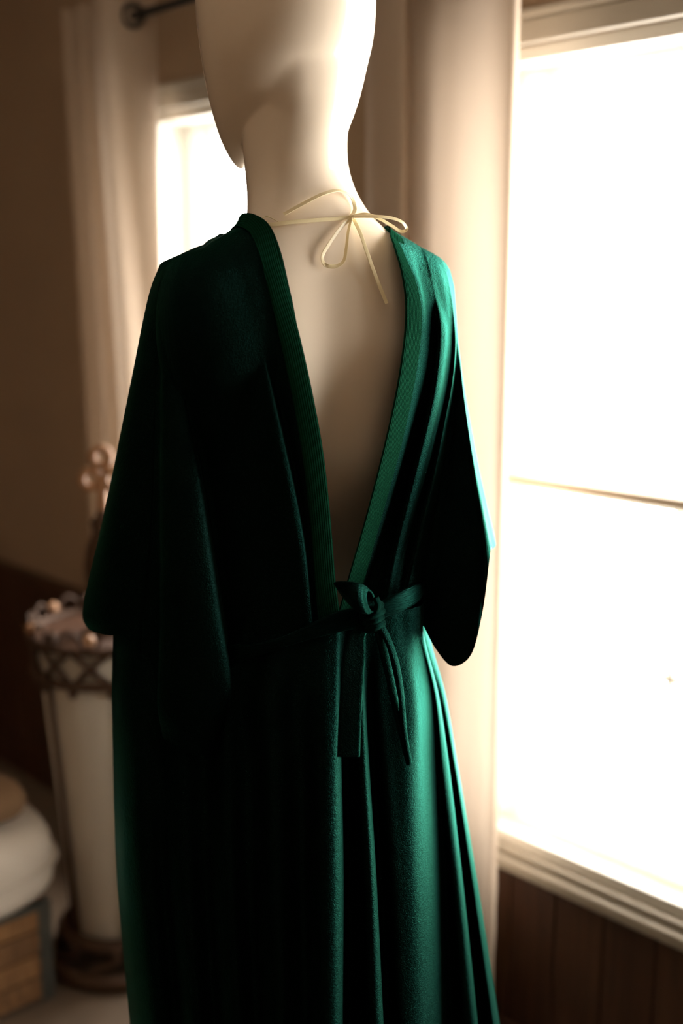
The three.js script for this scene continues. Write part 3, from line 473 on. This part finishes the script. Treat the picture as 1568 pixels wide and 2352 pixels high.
// ------------------------------------------------------------------ cream ribbon tied at the nape
{
  const onBody = (px, py, lift = 0.003) => [px, py, (bodyS(px, py) ?? 1.3) - lift];
  const k = onBody(808, 498, 0.006), kp = P(...k), t = thing('ribbon_tie', 'thin pale yellow satin ribbon tied in a bow at the nape', 'ribbon', [kp.x, kp.y, kp.z]);
  const back = FW.clone().negate(), W = 0.0043, TK = 0.0008, up = V(0, 1, 0);
  const r = (name, pts, face, w = W, label) => part(name, ribbon(C(pts), w, TK, face, 70), M.satin, t, label);
  r('neck_band', [onBody(598, 512, 0.004), onBody(622, 516), onBody(660, 511), onBody(720, 506), onBody(775, 502), k], () => back.clone().addScaledVector(up, 0.3));
  r('neck_band', [k, onBody(835, 494), onBody(855, 496), [872, 500, 1.318], [884, 512, 1.350]], () => back.clone().addScaledVector(up, 0.3));
  part('thread', tube(C([onBody(600, 505, 0.003), onBody(610, 497, 0.004), onBody(624, 501, 0.004), onBody(640, 510, 0.003)]), 0.0005, 24, 6), M.satin, t, 'loose thread loop');
  const knot = new THREE.SphereGeometry(0.0032, 14, 10); knot.scale(1.1, 0.9, 0.9); knot.translate(kp.x, kp.y, kp.z); part('knot', knot, M.satin, t);
  const s = k[2], B = (px, py, lift) => onBody(px, py, lift);
  r('loop', [[808, 499, s], B(785, 520, 0.006), B(756, 560, 0.007), B(740, 590, 0.006), B(745, 607, 0.007), B(768, 612, 0.009), B(788, 601, 0.010), B(795, 570, 0.012), B(799, 535, 0.010), [807, 500, s - 0.002]], (q) => back.clone().multiplyScalar(0.8).addScaledVector(RT, q < 0.5 ? 0.7 : -0.7));
  r('loop', [[809, 497, s], [840, 492, s - 0.002], [872, 503, s + 0.002], [900, 519, s + 0.008], [922, 532, s + 0.012], [933, 528, s + 0.012], [925, 512, s + 0.008], [900, 501, s + 0.002], [860, 497, s - 0.006], [810, 497, s - 0.002]], () => back.clone().addScaledVector(up, 0.8));
  r('tail', [[808, 497, s], B(815, 478, 0.006), B(806, 452, 0.010), B(780, 438, 0.010), B(745, 444, 0.010), B(705, 463, 0.009), B(652, 492, 0.007)], () => up.clone().addScaledVector(back, 1.0).addScaledVector(RT, 0.3));
  r('tail', [[810, 500, s], B(826, 532, 0.008), B(840, 572, 0.010), B(858, 622, 0.011), B(876, 668, 0.011), B(888, 697, 0.012)], () => back.clone().addScaledVector(RT, 0.5));
}

// ------------------------------------------------------------------ ornate white pedestal lantern in an iron frame
{
  const Xc = -0.475, Sc = 2.30, c = toWorld(Xc, 0, Sc), yBand = [0.655, 0.728], rTop = 0.150, rBot = 0.098;
  const t = thing('floor_lantern', 'tapered white floor lantern in brown scrolled iron frame with trefoil finial', 'lantern', [c.x, 0, c.z]);
  const at = (ang, r, y) => V(c.x + r * Math.cos(ang), y, c.z + r * Math.sin(ang)), rad = (y) => lerp(rBot, rTop, clamp((y - 0.08) / (yBand[1] - 0.08), 0, 1));
  const lathe = (pts, seg = 48) => { const g = new THREE.LatheGeometry(pts.map((p) => new THREE.Vector2(...p)), seg); g.translate(c.x, 0, c.z); return g; };
  part('body', lathe([[0, 0.09], [rad(0.09) - 0.006, 0.09], [rad(0.72) - 0.006, 0.72], [rad(0.72) - 0.012, 0.72], [rad(0.69) - 0.012, 0.69], [0, 0.69]]), M.cream, t, 'mottled cream tapered body');
  part('top_plate', lathe([[0, 0.702], [rad(0.72) - 0.004, 0.7205], [rad(0.72) - 0.004, 0.724], [0.05, 0.722], [0, 0.722]]), M.panel2, t);
  const ring = (y, r, w = 0.009) => { const g = new THREE.TorusGeometry(r, w, 10, 64); g.rotateX(Math.PI / 2); g.translate(c.x, y, c.z); return g; };
  const lowRing = part('band_ring', ring(yBand[0], rad(yBand[0]) + 0.004), M.rust, t), topRing = part('band_ring', ring(yBand[1], rad(yBand[1]) + 0.004), M.rust, t);
  const N = 12;
  for (let i = 0; i < N; i++) for (const d of [0, 1]) { // crossed lattice bars
    const a0 = (i + (d ? 1 : 0)) / N * Math.PI * 2, a1 = (i + (d ? 0 : 1)) / N * Math.PI * 2, pts = [0, 0.25, 0.5, 0.75, 1].map((q) => at(lerp(a0, a1, q), rad(lerp(yBand[0], yBand[1], q)) + 0.004, lerp(...yBand, q)));
    part('lattice_bar', tube(pts, 0.0062, 10, 6), M.rust, lowRing);
  }
  for (let i = 0; i < N; i++) { // beads and scrolls standing on the crown, drops under the band
    const a = i / N * Math.PI * 2, b = (i + 0.5) / N * Math.PI * 2, p = at(b, rTop + 0.004, yBand[1] + 0.022), g = new THREE.SphereGeometry(0.0125, 12, 10); g.translate(p.x, p.y, p.z); part('crown_bead', g, i % 2 ? M.gilt : M.rust, topRing);
    const sc = []; for (let q = 0; q <= 10; q++) { const f = q / 10 * Math.PI; sc.push(at(a + 0.16 * Math.cos(f), rTop + 0.004, yBand[1] + 0.038 * Math.sin(f))); } part('crown_scroll', tube(sc, 0.0038, 16, 6), M.rust, topRing);
    const dp = at(a, rad(yBand[0]) + 0.004, yBand[0] - 0.014), dg = new THREE.SphereGeometry(0.009, 10, 8); dg.scale(1, 1.3, 1); dg.translate(dp.x, dp.y, dp.z); part('band_drop', dg, M.rust, lowRing);
  }
  for (let i = 0; i < 6; i++) { const a = i / 6 * Math.PI * 2 + 0.42; part('frame_bar', tube([at(a, rad(0.06) + 0.004, 0.06), at(a, rad(0.35) + 0.004, 0.35), at(a, rad(yBand[0]) + 0.004, yBand[0])], 0.0055, 10, 8), M.rust, t); }
  part('base_ring', ring(0.085, rad(0.085) + 0.012, 0.014), M.rust, t); part('foot_ring', ring(0.018, 0.135, 0.018), M.rust, t);
  for (let i = 0; i < 8; i++) { const a = i / 8 * Math.PI * 2, sc = []; for (let q = 0; q <= 12; q++) { const f = q / 12; sc.push(at(a + 0.22 * Math.sin(f * Math.PI * 2), lerp(0.135, 0.120, f), lerp(0.02, 0.085, f))); } part('base_scroll', tube(sc, 0.008, 20, 6), M.rust, t); }
  // centre post with a pierced trefoil finial
  const fin = lathe([[0, 0.705], [0.055, 0.705], [0.055, 0.72], [0.026, 0.74], [0.028, 0.79], [0.038, 0.82], [0.042, 0.86], [0.036, 0.90], [0.022, 0.93], [0.026, 0.95], [0.014, 0.965], [0.012, 0.99], [0, 0.99]], 28); part('centre_post', fin, M.rust, t);
  const tf = (dx, y) => V(c.x + RT.x * dx, y, c.z + RT.z * dx), trefoil = [];
  for (const [dx, y] of [[0, 1.081], [-0.0225, 1.036], [0.0225, 1.036]]) { const g = new THREE.TorusGeometry(0.0172, 0.0085, 10, 30); g.rotateY(YAW); const p = tf(dx, y); g.translate(p.x, p.y, p.z); trefoil.push(g); }
  const stem = new THREE.CylinderGeometry(0.008, 0.014, 0.07, 12); const sp = tf(0, 1.01); stem.translate(sp.x, sp.y, sp.z); trefoil.push(stem);
  part('trefoil_finial', mergeGeometries(trefoil), M.gilt, t, 'tan pierced trefoil finial');
}

// ------------------------------------------------------------------ wooden crate with linen on top
{
  // right front upright of the crate stands near pixel (112, 2290)
  const e = V(-1.965, 0, 0.512), W = 0.50, DPT = 0.36, H = 0.216;   // runs away from the wall (+z) and to -x
  const t = thing('wooden_crate', 'slatted brown wooden crate with grey metal corner strips', 'crate', [e.x - DPT / 2, 0, e.z + W / 2]);
  for (let i = 0; i < 4; i++) { const y0 = 0.010 + i * 0.0505; part('slat', box(e.x - 0.016, e.x, y0, y0 + 0.045, e.z + 0.004, e.z + W - 0.004, 0.003), i % 2 ? M.crate : M.crate2, t); part('slat', box(e.x - DPT, e.x - DPT + 0.016, y0, y0 + 0.045, e.z + 0.004, e.z + W - 0.004, 0.003), M.crate2, t); }
  for (const z of [e.z, e.z + W - 0.016]) for (let i = 0; i < 4; i++) { const y0 = 0.010 + i * 0.0505; part('end_slat', box(e.x - DPT + 0.0165, e.x - 0.0165, y0, y0 + 0.045, z, z + 0.016, 0.003), M.crate, t); }
  for (const [x, z] of [[e.x, e.z], [e.x, e.z + W], [e.x - DPT, e.z], [e.x - DPT, e.z + W]]) { const sx = x === e.x ? 1 : -1, sz = z === e.z ? -1 : 1; part('corner_strip', mergeGeometries([box(x, x + sx * 0.002, 0.004, H, z - sz * 0.026, z + sz * 0.002), box(x - sx * 0.026, x, 0.004, H, z, z + sz * 0.002)]), M.zinc, t, 'grey metal corner strip'); }
  for (const x of [e.x, e.x - DPT + 0.01]) part('rim', box(x - 0.014, x + 0.004, H - 0.012, H, e.z + 0.001, e.z + W - 0.001), M.zinc, t);
  part('bottom', box(e.x - DPT + 0.016, e.x - 0.016, 0.004, 0.014, e.z + 0.016, e.z + W - 0.016), M.crate2, t);
  // a full linen cushion bulging over the rim, with a brown knit roll on it
  const cu = V(e.x - DPT / 2 + 0.03, H, e.z + W / 2 - 0.01);
  const blob = (c0, rx, ry, rz, e1, wrinkle) => { const g = new THREE.SphereGeometry(1, 72, 48), p = g.attributes.position; for (let i = 0; i < p.count; i++) { let x = p.getX(i), y = p.getY(i), z = p.getZ(i); const k = Math.pow(Math.pow(Math.abs(x), e1) + Math.pow(Math.abs(y), e1) + Math.pow(Math.abs(z), e1), -1 / e1), w = 1 + wrinkle * (fbm(Math.atan2(z, x) / 6.2832 + 1, y * 0.12 + 1, 8, 3) - 0.5); x *= k * w; y *= k * w; z *= k * w; p.setXYZ(i, c0.x + x * rx, c0.y + y * ry, c0.z + z * rz); } g.computeVertexNormals(); return g; };
  const ct = thing('linen_cushion', 'plump off-white linen cushion bulging over the wooden crate', 'cushion', [cu.x, H, cu.z]);
  part('cover', blob(V(cu.x, H + 0.088, cu.z), 0.205, 0.088, 0.285, 4.2, 0.14), M.linen, ct);
  part('piping', (() => { const pts = []; for (let i = 0; i < 40; i++) { const a = i / 40 * Math.PI * 2, k = Math.pow(Math.pow(Math.abs(Math.cos(a)), 4.2) + Math.pow(Math.abs(Math.sin(a)), 4.2), -1 / 4.2); pts.push(V(cu.x + 0.203 * k * Math.cos(a), H + 0.088, cu.z + 0.283 * k * Math.sin(a))); } return tube(pts, 0.004, 120, 8, true); })(), M.linen, ct);
  const kt = thing('knit_roll', 'small rolled brown knit blanket lying on the linen cushion', 'blanket', [cu.x + 0.06, H + 0.176, cu.z - 0.155]);
  part('roll', blob(V(cu.x + 0.06, H + 0.212, cu.z - 0.155), 0.10, 0.036, 0.075, 2.4, 0.1), M.knit, kt);
}

renderer.render(scene, camera);
